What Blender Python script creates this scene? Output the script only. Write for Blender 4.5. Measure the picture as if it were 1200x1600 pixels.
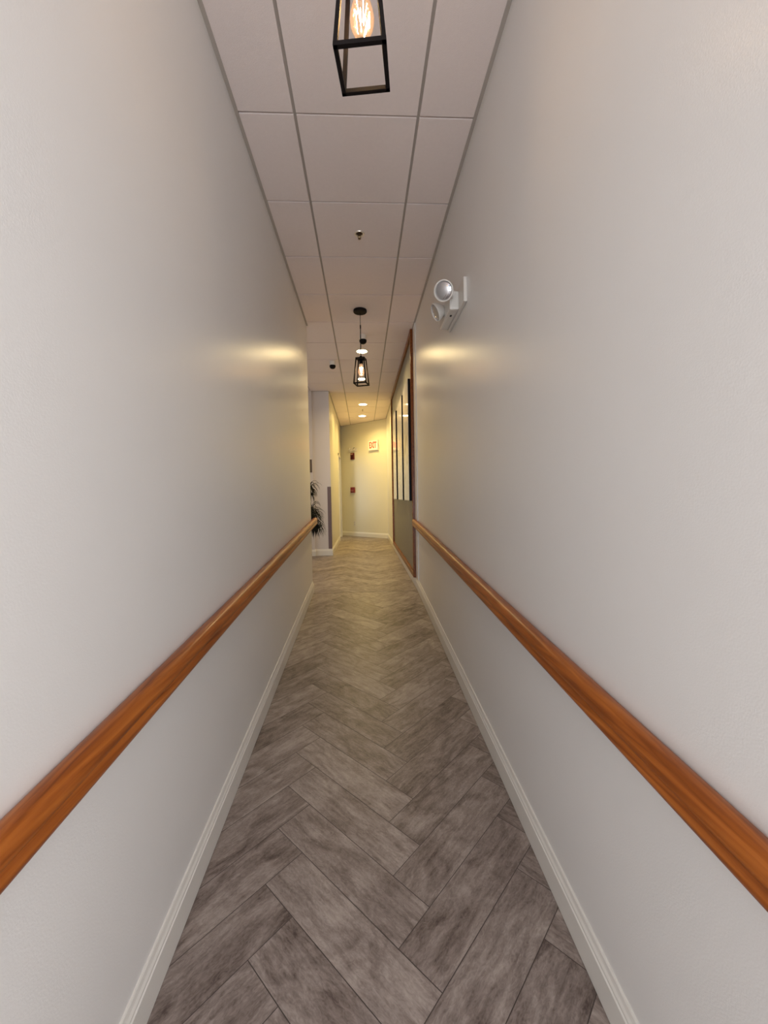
import bpy, bmesh, math, random
from mathutils import Vector, Matrix

random.seed(7)
PI = math.pi
S = bpy.context.scene
for o in list(bpy.data.objects):
    bpy.data.objects.remove(o)

# ------------------------------------------------------------------ camera
F, YAW, PITCH, ROLL = 646.44, 0.0496, -0.0407, -0.0179
fw = Vector((math.sin(YAW) * math.cos(PITCH), math.cos(YAW) * math.cos(PITCH), math.sin(PITCH)))
rt = Vector((math.cos(YAW), -math.sin(YAW), 0))
up = rt.cross(fw)
r2 = rt * math.cos(ROLL) + up * math.sin(ROLL)
u2 = -rt * math.sin(ROLL) + up * math.cos(ROLL)
cam = bpy.data.cameras.new('camera')
cam.sensor_fit = 'HORIZONTAL'
cam.sensor_width = 36
cam.lens = F / 1200 * 36
cam.clip_start = 0.02
co = bpy.data.objects.new('camera', cam)
S.collection.objects.link(co)
co.matrix_world = Matrix(((r2.x, u2.x, -fw.x, 0), (r2.y, u2.y, -fw.y, 0), (r2.z, u2.z, -fw.z, 0), (0, 0, 0, 1)))
S.camera = co

# ------------------------------------------------------------------ view, world
S.view_settings.view_transform = 'Standard'
S.view_settings.look = 'None'
S.view_settings.exposure = 0.06
S.view_settings.gamma = 1
S.view_settings.use_curve_mapping = False
W = bpy.data.worlds.new('sky')
S.world = W
W.use_nodes = True
W.node_tree.nodes['Background'].inputs[0].default_value = (0.80, 0.90, 1.0, 1)
W.node_tree.nodes['Background'].inputs[1].default_value = 0.9

def area(name, loc, direction, sx, sy, power, col, spread=PI, shape='RECTANGLE'):
    l = bpy.data.lights.new(name, 'AREA')
    l.shape = shape
    l.size = sx
    l.size_y = sy
    l.energy = power
    l.color = col
    l.spread = spread
    o = bpy.data.objects.new(name, l)
    S.collection.objects.link(o)
    o.location = loc
    o.rotation_euler = Vector(direction).to_track_quat('-Z', 'Y').to_euler()
    return o

# daylight area lights; back, side and lobby windows are added out of view
DAY = (0.93, 0.96, 1.0)
area('day_fill_back', (0.01, -2.92, -0.25), (0, 1, 0), 1.05, 1.9, 64, (0.80, 0.91, 1.0))  # stands in for daylight from the unseen end of the hall
area('day_fill_side', (0.70, -1.35, 0.15), (-1, 0.25, 0), 1.3, 1.9, 50, (1.0, 0.965, 0.955))  # added from the right to brighten the near left wall
area('lobby_fill', (-3.30, 6.0, 0.4), (1, 0, 0), 2.2, 1.8, 5.5, (1.0, 0.93, 0.92))  # added fill for the lobby, whose real source is unknown
area('daylight_side_room', (-2.3, 10.6, 0.2), (1, 0, -0.2), 0.9, 1.6, 10, (0.85, 0.92, 1.0))

# ------------------------------------------------------------------ dimensions
XL, XR, H = -0.5867, 0.6042, 1.8768           # camera stands at the origin
YRAMP, ZF = 4.60, -1.0805                     # end of the ramp, upper floor
A0, B0 = -1.3948, 0.0682                      # ramp plane z = A0 + B0*y
YL, YB = 4.66, 7.52                           # end of left wall, face of the block wall
XB = -0.582
YMIN = -3.0
XLOB = -3.4
FA, FB = Vector((-0.587, 11.338)), Vector((0.604, 10.232))   # slanted end wall

def zfloor(y):
    return A0 + B0 * y if y < YRAMP else ZF

# ------------------------------------------------------------------ helpers
def link(o, parent=None):
    S.collection.objects.link(o)
    if parent is not None:
        o.parent = parent
    return o

def obj(name, bm, mat, parent=None, smooth=False, recalc=True):
    if recalc:
        bmesh.ops.recalc_face_normals(bm, faces=bm.faces)
    me = bpy.data.meshes.new(name)
    bm.to_mesh(me)
    bm.free()
    me.materials.append(mat)
    if smooth:
        for p in me.polygons:
            p.use_smooth = True
        try:
            me.set_sharp_from_angle(angle=math.radians(40))
        except Exception:
            pass
    return link(bpy.data.objects.new(name, me), parent)

def struct(name, bm, mat, smooth=False, label=None):
    o = obj(name, bm, mat, None, smooth)
    o['kind'] = 'structure'
    if label:
        o['label'] = label
        o['category'] = name.split('_')[0]
    return o

def thing(name, label, cat, loc=(0, 0, 0), rz=0, group=None):
    o = bpy.data.objects.new(name, None)
    o.empty_display_size = 0.05
    S.collection.objects.link(o)
    o.location = loc
    o.rotation_euler = (0, 0, rz)
    o['label'] = label
    o['category'] = cat
    if group:
        o['group'] = group
    return o

def tag(o, label, cat, group=None):
    o['label'] = label
    o['category'] = cat
    if group:
        o['group'] = group
    return o

def bx(bm, x0, x1, y0, y1, z0, z1, bev=0):
    vs = [bm.verts.new((x, y, z)) for x in (x0, x1) for y in (y0, y1) for z in (z0, z1)]
    fs = [(0, 1, 3, 2), (4, 6, 7, 5), (0, 4, 5, 1), (2, 3, 7, 6), (0, 2, 6, 4), (1, 5, 7, 3)]
    new = [bm.faces.new([vs[i] for i in f]) for f in fs]
    if bev:
        es = {e for f in new for e in f.edges}
        bmesh.ops.bevel(bm, geom=list(es), offset=bev, segments=2, affect='EDGES', profile=0.6)
    return bm

def prism(bm, pts0, pts1, caps=True):
    a = [bm.verts.new(p) for p in pts0]
    b = [bm.verts.new(p) for p in pts1]
    n = len(a)
    for i in range(n):
        bm.faces.new((a[i], a[(i + 1) % n], b[(i + 1) % n], b[i]))
    if caps:
        bm.faces.new(a)
        bm.faces.new(b[::-1])

def lathe(bm, prof, c=(0, 0, 0), seg=32, axis=None):
    """profile of (radius, height); optional axis direction"""
    M = Vector(axis).to_track_quat('Z', 'Y').to_matrix() if axis is not None else Matrix.Identity(3)
    c = Vector(c)
    rings = []
    for r, h in prof:
        if r < 1e-6:
            rings.append([bm.verts.new(c + M @ Vector((0, 0, h)))])
        else:
            rings.append([bm.verts.new(c + M @ Vector((r * math.cos(2 * PI * k / seg), r * math.sin(2 * PI * k / seg), h))) for k in range(seg)])
    for a, b in zip(rings, rings[1:]):
        for k in range(seg):
            k2 = (k + 1) % seg
            if len(a) == 1 and len(b) == 1:
                continue
            if len(a) == 1:
                bm.faces.new((a[0], b[k], b[k2]))
            elif len(b) == 1:
                bm.faces.new((a[k], a[k2], b[0]))
            else:
                bm.faces.new((a[k], a[k2], b[k2], b[k]))
    return bm

def tube(bm, pts, rad, seg=10):
    pts = [Vector(p) for p in pts]
    rads = rad if isinstance(rad, (list, tuple)) else [rad] * len(pts)
    rings = []
    for i, p in enumerate(pts):
        d = (pts[min(i + 1, len(pts) - 1)] - pts[max(i - 1, 0)]).normalized()
        M = d.to_track_quat('Z', 'Y').to_matrix()
        rings.append([bm.verts.new(p + M @ Vector((rads[i] * math.cos(2 * PI * k / seg), rads[i] * math.sin(2 * PI * k / seg), 0))) for k in range(seg)])
    for a, b in zip(rings, rings[1:]):
        for k in range(seg):
            bm.faces.new((a[k], a[(k + 1) % seg], b[(k + 1) % seg], b[k]))
    bm.faces.new(rings[0][::-1])
    bm.faces.new(rings[-1])
    return bm

def bar(bm, p, q, w):
    """square bar between two points"""
    p, q = Vector(p), Vector(q)
    d = (q - p).normalized()
    ref = Vector((0, 0, 1)) if abs(d.z) < 0.7 else Vector((1, 0, 0))
    a = d.cross(ref).normalized()
    b = d.cross(a).normalized()
    h = w / 2
    cs = [a * h + b * h, -a * h + b * h, -a * h - b * h, a * h - b * h]
    prism(bm, [p - d * h * 0.9 + c for c in cs], [q + d * h * 0.9 + c for c in cs])
    return bm

# ------------------------------------------------------------------ materials
def M_(name):
    m = bpy.data.materials.new(name)
    m.use_nodes = True
    return m, m.node_tree.nodes, m.node_tree.links, m.node_tree.nodes['Principled BSDF']

def plain(name, col, rough=0.5, metal=0, coat=0, noise=0, nscale=20, bump=0, bscale=200, emit=None, es=0, trans=0, spec=None):
    m, N, L, P = M_(name)
    P.inputs['Base Color'].default_value = (*col, 1)
    P.inputs['Roughness'].default_value = rough
    P.inputs['Metallic'].default_value = metal
    P.inputs['Coat Weight'].default_value = coat
    P.inputs['Transmission Weight'].default_value = trans
    if spec is not None:
        P.inputs['Specular IOR Level'].default_value = spec
    if emit:
        P.inputs['Emission Color'].default_value = (*emit, 1)
        P.inputs['Emission Strength'].default_value = es
    tc = N.new('ShaderNodeTexCoord')
    if noise:
        n = N.new('ShaderNodeTexNoise')
        n.inputs['Scale'].default_value = nscale
        n.inputs['Detail'].default_value = 5
        r = N.new('ShaderNodeMapRange')
        r.inputs[3].default_value = 1 - noise
        r.inputs[4].default_value = 1 + noise
        x = N.new('ShaderNodeVectorMath')
        x.operation = 'SCALE'
        x.inputs[0].default_value = col
        L.new(tc.outputs['Object'], n.inputs['Vector'])
        L.new(n.outputs[0], r.inputs[0])
        L.new(r.outputs[0], x.inputs['Scale'])
        L.new(x.outputs[0], P.inputs['Base Color'])
    if bump:
        n = N.new('ShaderNodeTexNoise')
        n.inputs['Scale'].default_value = bscale
        n.inputs['Detail'].default_value = 3
        b = N.new('ShaderNodeBump')
        b.inputs['Strength'].default_value = bump
        b.inputs['Distance'].default_value = 0.002
        L.new(tc.outputs['Object'], n.inputs['Vector'])
        L.new(n.outputs[0], b.inputs['Height'])
        L.new(b.outputs[0], P.inputs['Normal'])
    return m

m_wall = plain('wall_paint', (0.775, 0.755, 0.735), 0.30, noise=0.02, nscale=3, bump=0.14, bscale=260, spec=0.45)
m_wallfar = plain('wall_paint_cream', (0.74, 0.70, 0.58), 0.30, noise=0.02, nscale=3, bump=0.2, bscale=160, spec=0.45)
m_block = plain('wall_paint_lilac', (0.66, 0.61, 0.60), 0.32, noise=0.02, nscale=3, bump=0.2, bscale=160)
m_trim = plain('trim_paint', (0.76, 0.73, 0.68), 0.28, noise=0.02, nscale=8)
m_tile = plain('ceiling_tile', (0.86, 0.755, 0.72), 0.85, noise=0.03, nscale=60, bump=0.5, bscale=500)
m_grid = plain('ceiling_grid', (0.44, 0.39, 0.35), 0.5)
m_black = plain('black_metal', (0.006, 0.004, 0.004), 0.6, spec=0.15, metal=0.0, noise=0.1, nscale=60)
m_white = plain('white_plastic', (0.72, 0.68, 0.63), 0.35, noise=0.01)
m_chrome = plain('chrome', (0.95, 0.88, 0.78), 0.3, metal=0.75)
m_brass = plain('dark_brass', (0.05, 0.03, 0.015), 0.35, metal=0.6)
m_dark = plain('dark_plastic', (0.006, 0.005, 0.005), 0.5, spec=0.12)
m_red = plain('red_plastic', (0.20, 0.012, 0.012), 0.35, noise=0.05)
m_redtrim = plain('strobe_red', (0.12, 0.006, 0.006), 0.35, noise=0.05)
m_guard = plain('guard_vinyl', (0.16, 0.11, 0.12), 0.5, noise=0.05)
m_plaque = plain('plaque_brown', (0.10, 0.07, 0.055), 0.45, noise=0.1)
m_back = plain('grey_fabric_board', (0.20, 0.185, 0.15), 0.45, noise=0.1, nscale=12, bump=0.1, bscale=400)
m_leaf = plain('leaf', (0.008, 0.010, 0.006), 0.6, spec=0.2, noise=0.3, nscale=30)
m_cane = plain('cane', (0.13, 0.09, 0.06), 0.8, noise=0.2, nscale=40, bump=0.5, bscale=80)
m_pot = plain('pot_glaze', (0.25, 0.22, 0.2), 0.3, noise=0.1)
m_soil = plain('soil', (0.03, 0.02, 0.015), 0.95, noise=0.4, nscale=80, bump=1, bscale=90)
m_lens = plain('lamp_glass', (0.55, 0.55, 0.57), 0.08, metal=0.9)
m_down = plain('downlight_glow', (1, 0.9, 0.7), 0.5, emit=(1.0, 0.82, 0.45), es=22)
m_fil = plain('filament_glow', (1, 0.8, 0.5), 0.5, emit=(1.0, 0.66, 0.32), es=330)
m_exit = plain('exit_face', (0.9, 0.75, 0.6), 0.4, emit=(1.0, 0.42, 0.24), es=0.55)
m_exitred = plain('exit_letters', (0.8, 0.1, 0.05), 0.4, emit=(1.0, 0.05, 0.03), es=1.3)

def glass_mat():
    m, N, L, P = M_('bulb_glass')
    N.remove(P)
    out = N['Material Output']
    t = N.new('ShaderNodeBsdfTransparent')
    t.inputs[0].default_value = (1.0, 0.90, 0.76, 1)
    g = N.new('ShaderNodeBsdfGlossy')
    g.inputs['Roughness'].default_value = 0.06
    e = N.new('ShaderNodeEmission')
    e.inputs[0].default_value = (1.0, 0.58, 0.34, 1)
    e.inputs[1].default_value = 0.20
    fr = N.new('ShaderNodeLayerWeight')
    fr.inputs[0].default_value = 0.35
    mx = N.new('ShaderNodeMixShader')
    L.new(fr.outputs['Fresnel'], mx.inputs[0])
    L.new(t.outputs[0], mx.inputs[1])
    L.new(g.outputs[0], mx.inputs[2])
    ad = N.new('ShaderNodeAddShader')
    L.new(mx.outputs[0], ad.inputs[0])
    L.new(e.outputs[0], ad.inputs[1])
    L.new(ad.outputs[0], out.inputs[0])
    return m
m_bulb = glass_mat()

def wood_mat(name, k):
    m, N, L, P = M_(name)
    tc = N.new('ShaderNodeTexCoord')
    mp = N.new('ShaderNodeMapping')
    mp.inputs['Scale'].default_value = (26, 1.0, 26)
    n = N.new('ShaderNodeTexNoise')
    n.inputs['Scale'].default_value = 2.6
    n.inputs['Detail'].default_value = 7
    n.inputs['Distortion'].default_value = 0.7
    cr = N.new('ShaderNodeValToRGB')
    el = cr.color_ramp.elements
    el[0].position = 0.28
    el[0].color = (0.17 * k, 0.040 * k, 0.006 * k, 1)
    el[1].position = 0.72
    el[1].color = (0.45 * k, 0.138 * k, 0.022 * k, 1)
    e = el.new(0.5)
    e.color = (0.32 * k, 0.086 * k, 0.012 * k, 1)
    L.new(tc.outputs['Object'], mp.inputs[0])
    L.new(mp.outputs[0], n.inputs['Vector'])
    L.new(n.outputs[0], cr.inputs[0])
    L.new(cr.outputs[0], P.inputs['Base Color'])
    P.inputs['Roughness'].default_value = 0.33
    P.inputs['Coat Weight'].default_value = 0.08
    P.inputs['Coat Roughness'].default_value = 0.12
    P.inputs['Specular IOR Level'].default_value = 0.28
    return m
m_wood = wood_mat('varnished_wood', 1.0)
m_wood2 = wood_mat('frame_wood', 0.62)

def marble_mat():
    m, N, L, P = M_('glossy_marble_print')
    tc = N.new('ShaderNodeTexCoord')
    w = N.new('ShaderNodeTexWave')
    w.inputs['Scale'].default_value = 0.9
    w.inputs['Distortion'].default_value = 9
    w.inputs['Detail'].default_value = 5
    w.inputs['Detail Scale'].default_value = 1.3
    cr = N.new('ShaderNodeValToRGB')
    cr.color_ramp.elements[0].color = (0.50, 0.46, 0.40, 1)
    cr.color_ramp.elements[1].position = 0.16
    cr.color_ramp.elements[1].color = (0.72, 0.69, 0.63, 1)
    L.new(tc.outputs['Object'], w.inputs['Vector'])
    L.new(w.outputs[0], cr.inputs[0])
    L.new(cr.outputs[0], P.inputs['Base Color'])
    P.inputs['Roughness'].default_value = 0.06
    return m
m_marble = marble_mat()

def floor_mat():
    m, N, L, P = M_('wood_look_tile')
    uv = N.new('ShaderNodeUVMap')
    uv.uv_map = 'plank'
    at = N.new('ShaderNodeAttribute')
    at.attribute_name = 'tone'
    def mapping(sx, sy):
        k = N.new('ShaderNodeMapping')
        k.inputs['Scale'].default_value = (sx, sy, 1)
        L.new(uv.outputs[0], k.inputs[0])
        return k.outputs[0]
    n1 = N.new('ShaderNodeTexNoise')          # broad dark clouds
    n1.inputs['Scale'].default_value = 1
    n1.inputs['Detail'].default_value = 4
    n1.inputs['Roughness'].default_value = 0.6
    n1.inputs['Distortion'].default_value = 1.2
    L.new(mapping(5.5, 11), n1.inputs['Vector'])
    n2 = N.new('ShaderNodeTexNoise')          # long grain
    n2.inputs['Scale'].default_value = 1
    n2.inputs['Detail'].default_value = 6
    n2.inputs['Roughness'].default_value = 0.65
    n2.inputs['Distortion'].default_value = 0.6
    L.new(mapping(9, 75), n2.inputs['Vector'])
    n3 = N.new('ShaderNodeTexNoise')          # short hatch
    n3.inputs['Scale'].default_value = 1
    n3.inputs['Detail'].default_value = 4
    n3.inputs['Distortion'].default_value = 2.0
    L.new(mapping(45, 90), n3.inputs['Vector'])
    def mul(a, k):
        x = N.new('ShaderNodeMath')
        x.operation = 'MULTIPLY'
        L.new(a, x.inputs[0])
        x.inputs[1].default_value = k
        return x.outputs[0]
    def add(a, b):
        x = N.new('ShaderNodeMath')
        x.operation = 'ADD'
        L.new(a, x.inputs[0])
        L.new(b, x.inputs[1])
        return x.outputs[0]
    sep = N.new('ShaderNodeSeparateColor')
    L.new(at.outputs['Color'], sep.inputs[0])
    v = add(add(mul(n1.outputs[0], 0.52), mul(n2.outputs[0], 0.34)), add(mul(n3.outputs[0], 0.24), mul(sep.outputs[0], 0.12)))
    cr = N.new('ShaderNodeValToRGB')
    el = cr.color_ramp.elements
    el[0].position = 0.42
    el[0].color = (0.076, 0.053, 0.046, 1)
    el[1].position = 0.76
    el[1].color = (0.410, 0.345, 0.308, 1)
    e = el.new(0.52)
    e.color = (0.172, 0.133, 0.117, 1)
    e = el.new(0.62)
    e.color = (0.264, 0.214, 0.192, 1)
    L.new(v, cr.inputs[0])
    L.new(cr.outputs[0], P.inputs['Base Color'])
    P.inputs['Roughness'].default_value = 0.42
    P.inputs['Specular IOR Level'].default_value = 0.4
    b = N.new('ShaderNodeBump')
    b.inputs['Strength'].default_value = 0.25
    b.inputs['Distance'].default_value = 0.001
    L.new(n2.outputs[0], b.inputs['Height'])
    L.new(b.outputs[0], P.inputs['Normal'])
    return m
m_floor = floor_mat()
m_grout = plain('grout', (0.085, 0.068, 0.058), 0.9)

# ------------------------------------------------------------------ floor
def clip(poly, x0, x1, y0, y1):
    def cut(pts, f):
        out = []
        for i in range(len(pts)):
            a, b = pts[i], pts[(i + 1) % len(pts)]
            fa, fb = f(a), f(b)
            if fa >= 0:
                out.append(a)
            if (fa >= 0) != (fb >= 0):
                t = fa / (fa - fb)
                out.append((a[0] + (b[0] - a[0]) * t, a[1] + (b[1] - a[1]) * t))
        return out
    for f in (lambda p: p[0] - x0, lambda p: x1 - p[0], lambda p: p[1] - y0, lambda p: y1 - p[1]):
        poly = cut(poly, f)
        if len(poly) < 3:
            return []
    return poly

def build_floor():
    w = 0.1525
    r2_ = math.sqrt(2)
    ax, ay = -0.355, 1.361
    s0, t0 = (ax - ay) / r2_, (ax + ay) / r2_
    regions = [(XL - 0.02, XR + 0.02, YMIN, YRAMP - 0.002), (XLOB, XR + 0.02, YRAMP + 0.002, YB), (XB - 0.9, XR + 0.02, YB, 11.9)]
    bm = bmesh.new()
    uvl = bm.loops.layers.uv.new('plank')
    col = bm.loops.layers.float_color.new('tone')
    g = 0.0012
    def put(sa, sb, ta, tb, along_s):
        ru, rv, tone = random.uniform(0, 50), random.uniform(0, 50), random.random()
        P = [(sa + g, ta + g), (sb - g, ta + g), (sb - g, tb - g), (sa + g, tb - g)]
        xy = [((s + t) / r2_, (t - s) / r2_) for s, t in P]
        if max(p[0] for p in xy) < XLOB or min(p[0] for p in xy) > XR + 0.02 or max(p[1] for p in xy) < YMIN or min(p[1] for p in xy) > 11.9:
            return
        for R in regions:
            q = clip(xy, *R)
            if len(q) < 3:
                continue
            vs = [bm.verts.new((x, y, (zfloor(y) if y < YRAMP else ZF))) for x, y in q]
            f = bm.faces.new(vs)
            for lp in f.loops:
                x, y = lp.vert.co.x, lp.vert.co.y
                s, t = (x - y) / r2_, (x + y) / r2_
                lp[uvl].uv = (s + ru, t + rv) if along_s else (t + ru, s + rv)
                lp[col] = (tone, tone, tone, 1)
    n = 75
    for j in range(-n, n):
        for i in range(-n, n):
            k = (i + j) % 8
            if k == 0:
                put(s0 + i * w, s0 + (i + 4) * w, t0 + j * w, t0 + (j + 1) * w, True)
            if k == 4:
                put(s0 + i * w, s0 + (i + 1) * w, t0 + j * w, t0 + (j + 4) * w, False)
    bmesh.ops.recalc_face_normals(bm, faces=bm.faces)
    for f in bm.faces:
        if f.normal.z < 0:
            f.normal_flip()
    nf = len(bm.faces)
    # grout bed under the tiles
    d = 0.0012
    def slab(x0, x1, y0, y1):
        z0, z1 = (zfloor(y0), A0 + B0 * y1) if y1 <= YRAMP + 1e-6 else (ZF, ZF)
        prism(bm, [(x0, y0, z0 - d), (x1, y0, z0 - d), (x1, y0, z0 - 0.08), (x0, y0, z0 - 0.08)],
              [(x0, y1, z1 - d), (x1, y1, z1 - d), (x1, y1, z1 - 0.08), (x0, y1, z1 - 0.08)])
    slab(XL - 0.02, XR + 0.02, YMIN, YRAMP)
    slab(XLOB, XR + 0.02, YRAMP, YB)
    slab(XB - 0.9, XR + 0.02, YB, 11.9)
    bm.faces.ensure_lookup_table()
    for i in range(nf, len(bm.faces)):
        bm.faces[i].material_index = 1
    me = bpy.data.meshes.new('floor')
    bm.to_mesh(me)
    bm.free()
    me.materials.append(m_floor)
    me.materials.append(m_grout)
    o = link(bpy.data.objects.new('floor', me))
    o['kind'] = 'structure'
build_floor()

# ------------------------------------------------------------------ ceiling
def build_ceiling():
    bm = bmesh.new()
    xs = [-0.2983 + 0.61 * k for k in range(-6, 3)]
    xs = [max(XLOB, x) for x in xs if x > XLOB - 0.6]
    ys = [2.125 + 0.61 * k for k in range(-9, 17)]
    g = 0.0075
    x1lim = XR
    for i in range(len(xs)):
        xa = xs[i]
        xb = min(xs[i + 1] if i + 1 < len(xs) else x1lim, x1lim)
        if xb - xa < 0.05:
            continue
        for j in range(len(ys) - 1):
            ya, yb = ys[j], ys[j + 1]
            if xb <= XL + 0.02 and (yb < YL or ya > YB):
                continue
            a = xa + g
            b = xb - g if xb < x1lim else xb
            if xa < XL < xb and (ya < YL - 0.2 or ya > YB):
                a = XL
            bx(bm, a, b, ya + 0.0065, yb - 0.0065, H, H + 0.02)
    for f in bm.faces:
        f.material_index = 0
    struct('ceiling', bm, m_tile)
    bm = bmesh.new()
    bx(bm, XLOB, XR + 0.1, YMIN, 11.9, H + 0.010, H + 0.06)
    struct('ceiling_grid', bm, m_grid)
build_ceiling()

def trimbox(name, *a):
    bm = bmesh.new()
    bx(bm, *a)
    return struct(name, bm, m_grid)
trimbox('trim_1', XL - 0.002, XL + 0.017, YMIN, YL, H - 0.004, H + 0.004)
trimbox('trim_2', XR - 0.017, XR + 0.002, YMIN, 10.2, H - 0.004, H + 0.004)
trimbox('trim_3', XLOB, XB + 0.0, YB - 0.017, YB, H - 0.004, H + 0.004)
trimbox('trim_4', XB, XB + 0.017, YB, 11.30, H - 0.004, H + 0.004)

# ------------------------------------------------------------------ walls
def box_struct(name, mat, *boxes):
    bm = bmesh.new()
    for b in boxes:
        bx(bm, *b)
    return struct(name, bm, mat)
ZB = -1.75
T = H + 0.06
box_struct('wall_left', m_wall, (XL - 0.12, XL, YMIN, YL, ZB, T))
box_struct('wall_front', m_wall, (XLOB - 0.12, XL - 0.12, YL - 0.12, YL, ZB, T))
# right wall, with the window added out of view to light the left wall
WY0, WY1, WZ0, WZ1 = -2.05, -0.65, -0.85, 1.15
box_struct('wall_right', m_wall, (XR, XR + 0.12, WY1, 10.4, ZB, T), (XR, XR + 0.12, YMIN, WY0, ZB, T),
           (XR, XR + 0.12, WY0, WY1, ZB, WZ0), (XR, XR + 0.12, WY0, WY1, WZ1, T))
box_struct('wall_lobby', m_block, (XLOB - 0.12, XLOB, YL, YB + 0.1, ZB, -0.6), (XLOB - 0.12, XLOB, YL, YB + 0.1, 1.4, T),
           (XLOB - 0.12, XLOB, YL, 4.9, -0.6, 1.4), (XLOB - 0.12, XLOB, 7.2, YB + 0.1, -0.6, 1.4))
# block wall facing the viewer, and the far left wall with its doorway
DY0, DY1, DZ = 10.05, 10.92, 0.97
box_struct('wall_block', m_block, (XLOB, XB, YB, YB + 0.12, ZB, T), (XLOB, -0.885, YB - 0.03, YB, ZB, T))
box_struct('wall_far_left', m_wallfar, (XB - 0.12, XB, YB + 0.12, DY0, ZB, T), (XB - 0.12, XB, DY1, 11.45, ZB, T),
           (XB - 0.12, XB, DY0, DY1, DZ, T))
fd = (FB - FA).normalized()
fn = Vector((-fd.y, fd.x))           # pointing away from the viewer
if fn.y < 0:
    fn = -fn
FA_, FB_ = FA - fd * 0.25, FB + fd * 0.25
bm = bmesh.new()
q = [FA_, FB_, FB_ + fn * 0.12, FA_ + fn * 0.12]
prism(bm, [(p.x, p.y, ZB) for p in q], [(p.x, p.y, T) for p in q])
struct('wall_back', bm, m_wallfar)
bm = bmesh.new()
q = [FA, FB, FB - fn * 0.017, FA - fn * 0.017]
prism(bm, [(p.x, p.y, H - 0.004) for p in q], [(p.x, p.y, H + 0.004) for p in q])
struct('trim_5', bm, m_grid)
# side room behind the doorway
box_struct('wall_side_room', m_wallfar, (XB - 2.2, XB - 0.12, 9.4, 9.5, ZB, T), (XB - 2.2, XB - 0.12, 11.45, 11.55, ZB, T),
           (XB - 2.3, XB - 2.2, 9.4, 11.55, ZB, T), (XB - 2.2, XB - 0.12, 9.4, 11.55, T, T + 0.05), (XB - 2.2, XB - 0.9, 9.4, 11.55, ZF - 0.05, ZF))
# door casing on the far left wall
bm = bmesh.new()
bx(bm, XB - 0.005, XB + 0.014, DY0 - 0.06, DY0, ZF + 0.001, DZ + 0.06)
bx(bm, XB - 0.005, XB + 0.014, DY1, DY1 + 0.06, ZF + 0.001, DZ + 0.06)
bx(bm, XB - 0.005, XB + 0.014, DY0 - 0.06, DY1 + 0.06, DZ, DZ + 0.06)
struct('door_1', bm, m_trim)

# unseen windows added to admit daylight (behind the viewer and in the lobby)
def unseen_window(name, boxes):
    bm = bmesh.new()
    for b in boxes:
        bx(bm, *b)
    struct(name, bm, m_trim)
unseen_window('unseen_window_1', [(XR + 0.06, XR + 0.09, WY0, WY0 + 0.05, WZ0, WZ1), (XR + 0.06, XR + 0.09, WY1 - 0.05, WY1, WZ0, WZ1),
                    (XR + 0.06, XR + 0.09, WY0, WY1, WZ0, WZ0 + 0.05), (XR + 0.06, XR + 0.09, WY0, WY1, WZ1 - 0.05, WZ1)])
unseen_window('unseen_window_2', [(XLOB - 0.09, XLOB - 0.05, 4.9, 4.96, -0.6, 1.4), (XLOB - 0.09, XLOB - 0.05, 7.14, 7.2, -0.6, 1.4),
                    (XLOB - 0.09, XLOB - 0.05, 4.9, 7.2, -0.6, -0.54), (XLOB - 0.09, XLOB - 0.05, 4.9, 7.2, 1.34, 1.4)])
unseen_window('unseen_window_3', [(XL, XL + 0.05, YMIN, YMIN + 0.04, zfloor(YMIN), H), (XR - 0.05, XR, YMIN, YMIN + 0.04, zfloor(YMIN), H),
                    (XL, XR, YMIN, YMIN + 0.04, H - 0.06, H), (XL, XR, YMIN, YMIN + 0.04, zfloor(YMIN), zfloor(YMIN) + 0.1)])

# ------------------------------------------------------------------ baseboards
BB = [(0, 0.003), (0.0150, 0.003), (0.0155, 0.088), (0.0125, 0.092), (0.0125, 0.098), (0.0085, 0.106), (0.0070, 0.112), (0.0060, 0.119), (0.0040, 0.122), (0, 0.122)]
def baseboard(name, path, left=True):
    """path: (x, y, z) points along the wall foot; profile grows to the right-hand side of travel"""
    bm = bmesh.new()
    P = [Vector(p) for p in path]
    dirs = [(P[i + 1] - P[i]).xy.normalized() for i in range(len(P) - 1)]
    rings = []
    for i, p in enumerate(P):
        d0 = dirs[max(i - 1, 0)]
        d1 = dirs[min(i, len(dirs) - 1)]
        n0, n1 = Vector((d0.y, -d0.x)), Vector((d1.y, -d1.x))
        n = (n0 + n1).normalized()
        k = 1 / max(0.3, n.dot(n0))
        rings.append([bm.verts.new((p.x + n.x * u * k, p.y + n.y * u * k, p.z + v)) for u, v in BB])
    m = len(BB)
    for a, b in zip(rings, rings[1:]):
        for k in range(m):
            bm.faces.new((a[k], a[(k + 1) % m], b[(k + 1) % m], b[k]))
    bm.faces.new(rings[0])
    bm.faces.new(rings[-1][::-1])
    struct(name, bm, m_trim)
e_ = 0.0003
baseboard('baseboard_left', [(XL, YMIN, zfloor(YMIN)), (XL, YRAMP, ZF), (XL, YL, ZF)])
baseboard('baseboard_right', [(XR, 10.23, ZF), (XR, YRAMP, ZF), (XR, YMIN, zfloor(YMIN))])
baseboard('baseboard_block', [(XLOB, YB - 0.03, ZF), (-0.885, YB - 0.03, ZF), (-0.884, YB, ZF), (XB, YB, ZF), (XB, DY0 - 0.061, ZF)])
baseboard('baseboard_back', [(FA.x, FA.y, ZF), (FB.x, FB.y, ZF)])

# white casing strip where the right wall meets the framed panel
bm = bmesh.new()
bx(bm, XR - 0.010, XR + 0.001, 4.56, 4.728, zfloor(4.6) + 0.128, H - 0.006, 0.002)
struct('trim_6', bm, m_trim)

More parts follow.
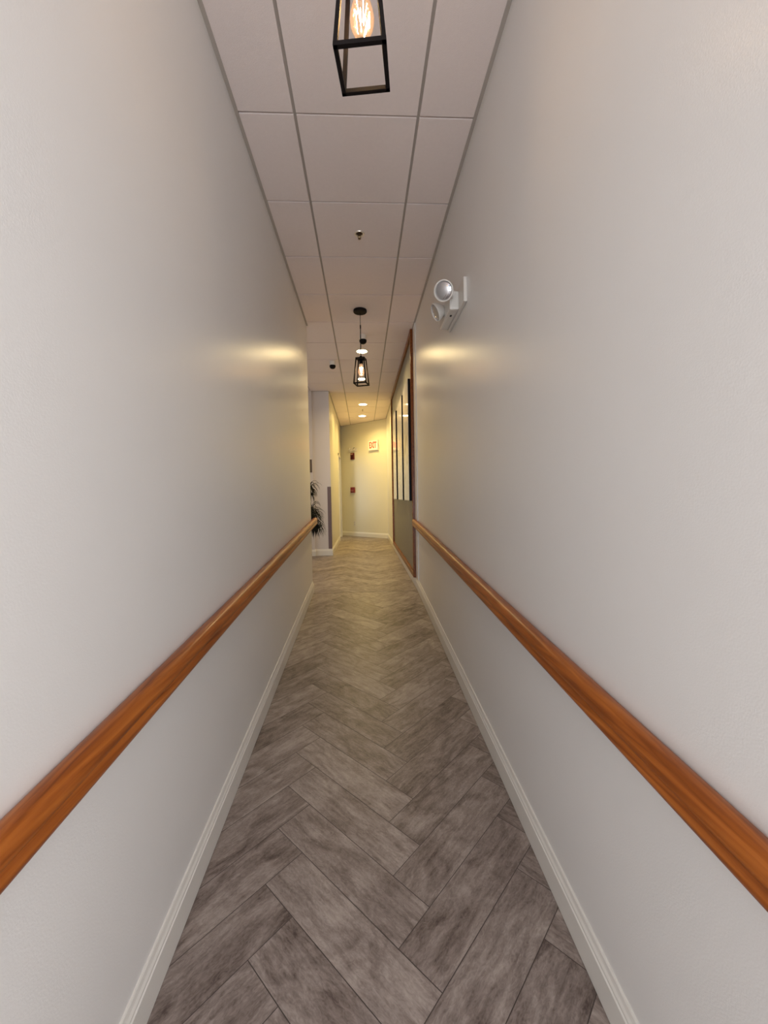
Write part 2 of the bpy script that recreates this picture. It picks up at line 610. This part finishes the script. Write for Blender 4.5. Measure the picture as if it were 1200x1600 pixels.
# ------------------------------------------------------------------ handrails
PROF = [(0, -0.066), (0, 0.0), (0.007, 0.006), (0.020, 0.0095), (0.033, 0.0085), (0.043, 0.003), (0.0495, -0.006), (0.0525, -0.017),
        (0.0515, -0.026), (0.0475, -0.0315), (0.0445, -0.034), (0.0470, -0.038), (0.0500, -0.044), (0.0510, -0.052), (0.0485, -0.061), (0.042, -0.066)]
def handrail(name, xw, side, z0, slope, y0, y1, label):
    t = thing(name, label, 'handrail', (xw, y1, z0 + slope * y1))
    bm = bmesh.new()
    ys = [y0 + (y1 - 0.012 - y0) * k / 30 for k in range(31)]
    rings = [[bm.verts.new((side * u, y - y1, v + slope * (y - y1))) for u, v in PROF] for y in ys]
    n = len(PROF)
    for a, b in zip(rings, rings[1:]):
        for k in range(n):
            bm.faces.new((a[k], a[(k + 1) % n], b[(k + 1) % n], b[k]))
    bm.faces.new(rings[0])
    bm.faces.new(rings[-1][::-1])
    obj('rail', bm, m_wood, t, smooth=True)
    bm = bmesh.new()
    cx, cz = 0.024, -0.030
    prev = None
    for y, k in ((-0.012, 1.0), (-0.006, 0.985), (-0.002, 0.94), (0.0, 0.86)):
        ring = [bm.verts.new((side * (cx + (u - cx) * k), y, cz + (v - cz) * k + slope * y)) for u, v in PROF]
        if prev:
            for i in range(n):
                bm.faces.new((prev[i], prev[(i + 1) % n], ring[(i + 1) % n], ring[i]))
        prev = ring
    bm.faces.new(prev)
    obj('end_cap', bm, m_wood, t, smooth=True)
    return t
handrail('handrail', XL, 1, -0.546, 0.0602, YMIN + 0.3, 4.84, 'varnished orange-brown wooden handrail along the left wall, ending by the potted plant')
handrail('handrail', XR, -1, -0.565, 0.0585, YMIN + 0.3, 4.722, 'varnished orange-brown wooden handrail along the right wall, ending at the framed panel')

# ------------------------------------------------------------------ framed panel and glossy art on the right wall
PY0, PY1, PZ0, PZ1 = 4.732, 8.05, -0.960, H - 0.006
t = thing('framed_wall_panel', 'tall grey panel in an orange-brown wooden frame, set on the right wall beyond the handrail', 'wall panel', (XR, PY0, PZ0))
LY, LZ = PY1 - PY0, PZ1 - PZ0
bm = bmesh.new()
bx(bm, -0.012, 0.0, 0.03, LY - 0.03, 0.03, LZ - 0.03)
obj('backing_board', bm, m_back, t)
fw_, fd_ = 0.055, 0.040
for nm, b in (('frame_post', (-fd_, 0, 0, fw_, 0, LZ)), ('frame_post', (-fd_, 0, LY - fw_, LY, 0, LZ)),
              ('frame_top_rail', (-fd_, 0, fw_, LY - fw_, LZ - fw_, LZ)), ('frame_bottom_rail', (-fd_, 0, fw_, LY - fw_, 0, fw_))):
    bm = bmesh.new()
    bx(bm, *b, 0.004)
    obj(nm, bm, m_wood2, t)

arts = [(4.80, 5.375, 1.335, 'glossy white marbled panel with black edges, nearest of three on the framed board'),
        (5.59, 6.30, 1.335, 'glossy white marbled panel with black edges, middle of three on the framed board'),
        (6.60, 7.20, 1.335, 'glossy white marbled panel with black edges, farthest of three, beside the yellow-lit wall')]
for ya, yb, zt, lab in arts:
    t = thing('art_panel', lab, 'art panel', (XR - 0.012, ya, -0.072), 0, 'glossy marbled panels on the framed board')
    w, h = yb - ya, zt + 0.072
    bm = bmesh.new()
    bx(bm, -0.054, -0.0002, 0, w, 0, h, 0.002)
    obj('black_case', bm, m_dark, t)
    bm = bmesh.new()
    bx(bm, -0.0575, -0.0535, 0.004, w - 0.004, 0.004, h - 0.004)
    obj('glossy_face', bm, m_marble, t)

# ------------------------------------------------------------------ pendant lanterns
def make_pendant(loc, rz, label, first=None):
    x, y = loc
    zb, zt = 1.13, 1.395
    t = thing('pendant_lantern', label, 'pendant lamp', (x, y, H), rz, 'black cage pendants along the ceiling')
    o = H
    bm = bmesh.new()
    lathe(bm, [(0, 0), (0.066, 0), (0.068, -0.004), (0.068, -0.020), (0.064, -0.025), (0, -0.027)], seg=40)
    obj('canopy', bm, m_black, t, smooth=True)
    bm = bmesh.new()
    tube(bm, [(0, 0, -0.025), (0, 0, -0.17)], 0.0028, 10)
    tube(bm, [(0, 0, -0.15), (0, 0, -0.185)], 0.0062, 12)
    tube(bm, [(0, 0, -0.17), (0, 0, zt + 0.02 - o)], 0.0045, 10)
    obj('stem', bm, m_black, t, smooth=True)
    bm = bmesh.new()
    w = 0.011
    a, b = 0.135 / 2 - w / 2, 0.092 / 2 - w / 2
    B = [Vector((sx * a, sy * a, zb - o + w / 2)) for sx, sy in ((-1, -1), (1, -1), (1, 1), (-1, 1))]
    Tt = [Vector((sx * b, sy * b, zt - o - w / 2)) for sx, sy in ((-1, -1), (1, -1), (1, 1), (-1, 1))]
    bmp = bm
    for i in range(4):
        bar(bmp, B[i], B[(i + 1) % 4], w)
        bar(bmp, Tt[i], Tt[(i + 1) % 4], w)
        bar(bmp, B[i], Tt[i], w)
    obj('cage_frame', bm, m_black, t)
    bm = bmesh.new()
    bx(bm, -0.043, 0.043, -0.043, 0.043, zt - o - 0.004, zt - o + 0.001)
    lathe(bm, [(0, 0.022), (0.012, 0.022), (0.016, 0.012), (0.018, 0)], (0, 0, zt - o), 20)
    obj('top_plate', bm, m_black, t)
    bm = bmesh.new()
    lathe(bm, [(0, 0), (0.019, 0), (0.020, -0.005), (0.020, -0.050), (0.017, -0.056), (0, -0.056)], (0, 0, zt - o - 0.003), 24)
    obj('socket', bm, m_black, t, smooth=True)
    bm = bmesh.new()
    zt2 = zt - o - 0.056
    prof = [(0.013, 0.0), (0.0135, -0.012), (0.018, -0.028), (0.026, -0.048), (0.0315, -0.070), (0.0325, -0.084), (0.030, -0.100), (0.023, -0.114), (0.012, -0.122), (0, -0.125)]
    lathe(bm, prof, (0, 0, zt2), 32)
    bulb = obj('bulb', bm, m_bulb, t, smooth=True)
    bm = bmesh.new()
    for k in range(4):
        an = 2 * PI * k / 4 + 0.4
        an2 = an + PI / 8
        tube(bm, [(0.0145 * math.cos(an), 0.0145 * math.sin(an), zt2 - 0.036), (0.005 * math.cos(an2), 0.005 * math.sin(an2), zt2 - 0.092)], 0.0008, 6)
    obj('filament', bm, m_fil, bulb)
    return t
make_pendant((0.022, 1.147), -0.135, 'black cage pendant lantern with filament bulb, large and cut by the top edge')
make_pendant((0.006, 4.275), -0.28, 'black cage pendant lantern with filament bulb, hanging whole further down the hallway')

# ------------------------------------------------------------------ recessed downlights
def downlight(x, y, label, power, col, r=0.068):
    t = thing('downlight', label, 'downlight', (x, y, H), 0, 'recessed ceiling downlights')
    bm = bmesh.new()
    lathe(bm, [(r * 1.02, 0.0), (r * 1.02, -0.002), (r * 1.20, -0.004), (r * 1.28, -0.001), (r * 1.28, 0.0)], seg=36)
    obj('trim_ring', bm, m_white, t, smooth=True)
    bm = bmesh.new()
    lathe(bm, [(0, -0.0100), (r * 0.5, -0.0085), (r * 0.85, -0.0045), (r, -0.0005)], seg=36)
    obj('lens', bm, m_down, t, smooth=True)
    l = bpy.data.lights.new('downlight_light', 'AREA')
    l.shape = 'DISK'
    l.size = 2 * r * 0.9
    l.energy = power
    l.color = col
    l.spread = math.radians(150)
    lo = bpy.data.objects.new('downlight_light', l)
    link(lo, t)
    lo.location = (0, 0, -0.014)
    return t
WARM = (1.0, 0.74, 0.36)
YEL = (1.0, 0.74, 0.24)
downlight(0.021, 5.48, 'glowing recessed ceiling downlight just behind the whole pendant lantern', 15, WARM, 0.068)
downlight(0.012, 6.76, 'glowing recessed ceiling downlight seen through the cage of the far pendant', 11, WARM, 0.062)
downlight(0.032, 8.63, 'glowing round downlight in the yellow-lit far ceiling, nearer of the last two', 17, YEL, 0.080)
downlight(0.016, 9.87, 'glowing round downlight in the yellow-lit far ceiling, farthest of all', 16, YEL, 0.080)

# ------------------------------------------------------------------ sprinklers
def sprinkler(x, y, label):
    t = thing('sprinkler', label, 'sprinkler', (x, y, H), 0, 'ceiling sprinklers')
    bm = bmesh.new()
    lathe(bm, [(0.024, -0.0002), (0.024, -0.002), (0.028, -0.006), (0.034, -0.005), (0.037, -0.0002)], seg=36)
    obj('escutcheon', bm, m_chrome, t, smooth=True)
    bm = bmesh.new()
    lathe(bm, [(0.0235, -0.0004), (0.019, -0.003), (0.012, -0.004), (0.010, -0.012), (0.006, -0.015), (0, -0.015)], seg=24)
    tube(bm, [(-0.009, 0, -0.010), (-0.011, 0, -0.020), (-0.004, 0, -0.032), (0, 0, -0.034)], 0.0022, 6)
    tube(bm, [(0.009, 0, -0.010), (0.011, 0, -0.020), (0.004, 0, -0.032), (0, 0, -0.034)], 0.0022, 6)
    obj('sprinkler_body', bm, m_brass, t)
    bm = bmesh.new()
    lathe(bm, [(0, -0.032), (0.010, -0.034), (0.011, -0.036), (0, -0.037)], seg=16)
    obj('deflector', bm, m_brass, t)
sprinkler(0.010, 3.05, 'small chrome-ringed fire sprinkler in the middle ceiling tile between the two pendants')
sprinkler(0.024, 9.14, 'tiny fire sprinkler between the last two downlights in the far ceiling')

# ------------------------------------------------------------------ ceiling dome cameras
def dome_camera(x, y, label):
    t = thing('dome_camera', label, 'security camera', (x, y, H), 0, 'small dome cameras on the ceiling')
    bm = bmesh.new()
    lathe(bm, [(0, 0), (0.040, 0), (0.041, -0.004), (0.040, -0.052), (0.038, -0.055), (0, -0.055)], seg=32)
    obj('housing', bm, m_white, t, smooth=True)
    bm = bmesh.new()
    lathe(bm, [(0.040, -0.055), (0.043, -0.060), (0.043, -0.072), (0.036, -0.090), (0.022, -0.100), (0, -0.103)], seg=32)
    obj('dome', bm, m_dark, t, smooth=True)
dome_camera(0.034, 4.93, 'small white dome camera with dark lens, just right of the far pendant stem')
dome_camera(-0.390, 5.88, 'small white dome camera with dark lens, alone on the left part of the ceiling')

# ------------------------------------------------------------------ emergency light on the right wall
def emergency_light(loc, rz, label, s=1.0, faces=None, hx=(-0.115, 0.115), hy=-0.115, hz=(0.04, 0.04)):
    """local x runs along the wall, local -y points into the room"""
    t = thing('emergency_light', label, 'emergency light', loc, rz)
    bm = bmesh.new()
    bx(bm, -0.225 * s, 0.225 * s, -0.020 * s, 0, -0.068 * s, 0.070 * s, 0.006 * s)
    obj('back_plate', bm, m_white, t)
    bm = bmesh.new()
    bx(bm, -0.205 * s, 0.110 * s, -0.075 * s, -0.019 * s, -0.062 * s, 0.045 * s, 0.012 * s)
    obj('battery_box', bm, m_white, t)
    bm = bmesh.new()
    bx(bm, 0.015 * s, 0.032 * s, -0.056 * s, -0.046 * s, -0.066 * s, -0.058 * s)
    obj('test_button', bm, m_dark, t)
    for k in (0, 1):
        c = Vector((hx[k] * s, hy * s, hz[k] * s))
        ax = Vector(faces[k]).normalized()
        bm = bmesh.new()
        tube(bm, [(c.x, -0.06 * s, 0.0), (c.x, -0.078 * s, 0.006 * s), tuple(c - ax * 0.030 * s)], [0.020 * s, 0.017 * s, 0.018 * s], 16)
        obj('swivel_neck', bm, m_white, t, smooth=True)
        bm = bmesh.new()
        lathe(bm, [(0, -0.048 * s), (0.020 * s, -0.045 * s), (0.038 * s, -0.030 * s), (0.052 * s, -0.004 * s), (0.057 * s, 0.010 * s), (0.057 * s, 0.018 * s), (0.051 * s, 0.019 * s), (0.049 * s, 0.010 * s)], c, 36, ax)
        hd = obj('lamp_head', bm, m_white, t, smooth=True)
        bm = bmesh.new()
        lathe(bm, [(0.049 * s, 0.011 * s), (0.040 * s, 0.016 * s), (0.022 * s, 0.020 * s), (0, 0.022 * s)], c, 36, ax)
        obj('lens', bm, m_lens, hd, smooth=True)
    return t
# right wall: local x -> world -Y (towards the viewer is +x), local -y -> world -X
emergency_light((XR, 2.56, 1.145), -PI / 2, 'white twin-head emergency light on the right wall near the ceiling', 1.0,
                ((0.05, -0.86, -0.42), (0.80, -0.45, -0.38)), (-0.065, 0.155), -0.115, (0.000, 0.022))

# ------------------------------------------------------------------ things on the slanted end wall
ang = math.atan2(fd.y, fd.x)
def onwall(u, z):
    """point on the end wall: u metres from its left corner"""
    p = FA + fd * u
    return (p.x, p.y, z)
def U(x, y):
    return (Vector((x, y)) - FA).dot(fd)

t = thing('exit_sign', 'lit box sign with red EXIT letters on the far slanted wall', 'exit sign', onwall(U(0.30, 10.51), 1.258), ang)
bm = bmesh.new()
bx(bm, -0.160, 0.160, -0.050, -0.0005, -0.125, 0.125, 0.006)
obj('sign_box', bm, m_white, t)
bm = bmesh.new()
bx(bm, -0.148, 0.148, -0.0525, -0.049, -0.112, 0.112)
obj('lit_face', bm, m_exit, t)
cu = bpy.data.curves.new('exit_text', 'FONT')
cu.body = 'EXIT'
cu.size = 0.19
cu.align_x = 'CENTER'
cu.align_y = 'CENTER'
cu.extrude = 0.001
cu.offset = 0.010
to = bpy.data.objects.new('tmp_text', cu)
S.collection.objects.link(to)
bpy.context.view_layer.update()
me = bpy.data.meshes.new_from_object(to.evaluated_get(bpy.context.evaluated_depsgraph_get()))
bpy.data.objects.remove(to)
me.materials.clear()
me.materials.append(m_exitred)
wx = max(v.co.x for v in me.vertices) - min(v.co.x for v in me.vertices)
for v in me.vertices:
    x, y, z = v.co
    v.co = (x * 0.250 / wx, -0.0535 - z, y * 1.1)
link(bpy.data.objects.new('exit_letters', me), t)

emergency_light(onwall(U(-0.235, 11.01), 1.205), ang, 'tiny white twin-head emergency light on the far wall above the red strobe', 0.62, ((-0.45, -0.75, 0.45), (0.1, -0.85, 0.40)), (-0.13, 0.14))

t = thing('fire_strobe', 'dark red rectangular fire alarm strobe on the far wall under the small emergency light', 'fire alarm', onwall(U(-0.253, 11.027), 1.042), ang)
bm = bmesh.new()
bx(bm, -0.062, 0.062, -0.030, 0, -0.088, 0.088, 0.006)
obj('strobe_body', bm, m_redtrim, t)
bm = bmesh.new()
bx(bm, -0.040, 0.034, -0.046, -0.029, 0.042, 0.066, 0.004)
obj('strobe_lens', bm, plain('strobe_lens', (0.40, 0.24, 0.20), 0.2), t)
bm = bmesh.new()
for k in range(6):
    bx(bm, -0.036, 0.036, -0.0325, -0.029, -0.060 + 0.014 * k, -0.053 + 0.014 * k)
obj('horn_grille', bm, m_dark, t)

t = thing('fire_pull_station', 'small square red fire alarm pull station at mid height on the far wall', 'fire alarm', onwall(U(-0.259, 11.034), 0.150), ang)
bm = bmesh.new()
bx(bm, -0.068, 0.068, -0.040, 0, -0.074, 0.074, 0.007)
obj('station_body', bm, m_red, t)
bm = bmesh.new()
bx(bm, -0.050, 0.050, -0.054, -0.039, -0.030, 0.002, 0.004)
obj('pull_handle', bm, plain('handle_red', (0.34, 0.10, 0.08), 0.35), t)

t = thing('wall_outlet', 'small white electrical outlet low on the far wall above the baseboard', 'outlet', onwall(U(-0.238, 11.014), -0.735), ang)
bm = bmesh.new()
bx(bm, -0.036, 0.036, -0.006, 0, -0.058, 0.058, 0.002)
obj('cover_plate', bm, m_white, t)
for k in (-1, 1):
    bm = bmesh.new()
    bx(bm, -0.017, 0.017, -0.0085, -0.005, k * 0.026 - 0.015, k * 0.026 + 0.015, 0.002)
    obj('socket_face', bm, plain('outlet_face', (0.60, 0.56, 0.50), 0.4), t)

# ------------------------------------------------------------------ block wall: corner guard, plaque
bm = bmesh.new()
z0, z1 = ZF + 0.126, 0.170
bx(bm, XB - 0.062, XB + 0.003, YB - 0.003, YB - 0.0002, z0, z1)
bx(bm, XB + 0.0002, XB + 0.003, YB - 0.003, YB + 0.02, z0, z1)
tag(obj('corner_guard', bm, m_guard), 'narrow mauve-brown vinyl corner guard on the outer corner of the pale left block wall', 'corner guard')
t = thing('wall_plaque', 'small dark brown plaque on the pale wall above the potted plant', 'plaque', (-0.98, YB - 0.030, 0.545))
bm = bmesh.new()
bx(bm, -0.075, 0.075, -0.012, 0, -0.115, 0.115, 0.002)
obj('plaque_board', bm, m_plaque, t)

# ------------------------------------------------------------------ potted plant behind the end of the left wall
t = thing('potted_plant', 'dark spiky-leaved potted cane plant half hidden behind the end of the left wall', 'plant', (-0.93, 6.0, ZF))
bm = bmesh.new()
lathe(bm, [(0, 0), (0.105, 0), (0.115, 0.01), (0.145, 0.24), (0.155, 0.25), (0.155, 0.275), (0.143, 0.275), (0.138, 0.245), (0, 0.245)], seg=36)
pot = obj('pot', bm, m_pot, t, smooth=True)
bm = bmesh.new()
lathe(bm, [(0, 0.256), (0.08, 0.255), (0.137, 0.248)], seg=24)
obj('soil', bm, m_soil, pot)
def L_(x, y, z):
    return Vector((x + 0.93, y - 6.0, z - ZF))
for pts in ([(-0.92, 6.0, -0.84), (-0.85, 6.0, -0.55), (-0.785, 6.0, -0.2), (-0.765, 6.0, 0.10)], [(-0.95, 6.03, -0.84), (-0.90, 6.05, -0.62), (-0.80, 6.06, -0.45), (-0.745, 6.06, -0.33)]):
    bm = bmesh.new()
    tube(bm, [L_(*p) for p in pts], [0.016, 0.014, 0.013, 0.011], 10)
    obj('cane', bm, m_cane, t, smooth=True)
def leaf(bm, root, az, el, length, width, droop):
    n = 9
    p = Vector(root)
    d = Vector((math.cos(az) * math.cos(el), math.sin(az) * math.cos(el), math.sin(el)))
    side = Vector((-math.sin(az), math.cos(az), 0))
    prev = None
    for k in range(n + 1):
        f = k / n
        w = width * (0.45 + 1.1 * f) if f < 0.4 else width * (1 - ((f - 0.4) / 0.6) ** 1.6) * 0.9
        w = max(w, 0.0006)
        nrm = d.cross(side).normalized()
        ring = [bm.verts.new(p - side * w / 2), bm.verts.new(p + nrm * w * 0.18), bm.verts.new(p + side * w / 2), bm.verts.new(p + nrm * (w * 0.18 + 0.0012))]
        if prev:
            for i in range(4):
                bm.faces.new((prev[i], prev[(i + 1) % 4], ring[(i + 1) % 4], ring[i]))
        prev = ring
        p = p + d * length / n
        d = (d + Vector((0, 0, -droop / n * (0.4 + 1.4 * f)))).normalized()
def head(center, n, length, seed, el0=-0.5, el1=1.3, droop=2.6, rise=0.05):
    rng = random.Random(seed)
    bm = bmesh.new()
    c = L_(*center)
    for k in range(n):
        az = rng.uniform(0, 2 * PI)
        el = rng.uniform(el0, el1)
        leaf(bm, c + Vector((rng.uniform(-0.01, 0.01), rng.uniform(-0.01, 0.01), rng.uniform(-rise, rise))), az, el, length * rng.uniform(0.75, 1.15), 0.016 * rng.uniform(0.8, 1.2), droop * rng.uniform(0.7, 1.3))
    return obj('foliage', bm, m_leaf, t)
head((-0.770, 6.0, 0.12), 90, 0.20, 3, el0=-0.9, el1=1.1, droop=3.4, rise=0.06)
head((-0.745, 6.06, -0.25), 170, 0.22, 5, el0=-0.9, el1=1.2, droop=3.2, rise=0.11)
head((-0.705, 6.06, -0.37), 90, 0.22, 9, el0=-1.2, el1=0.2, droop=3.0, rise=0.05)
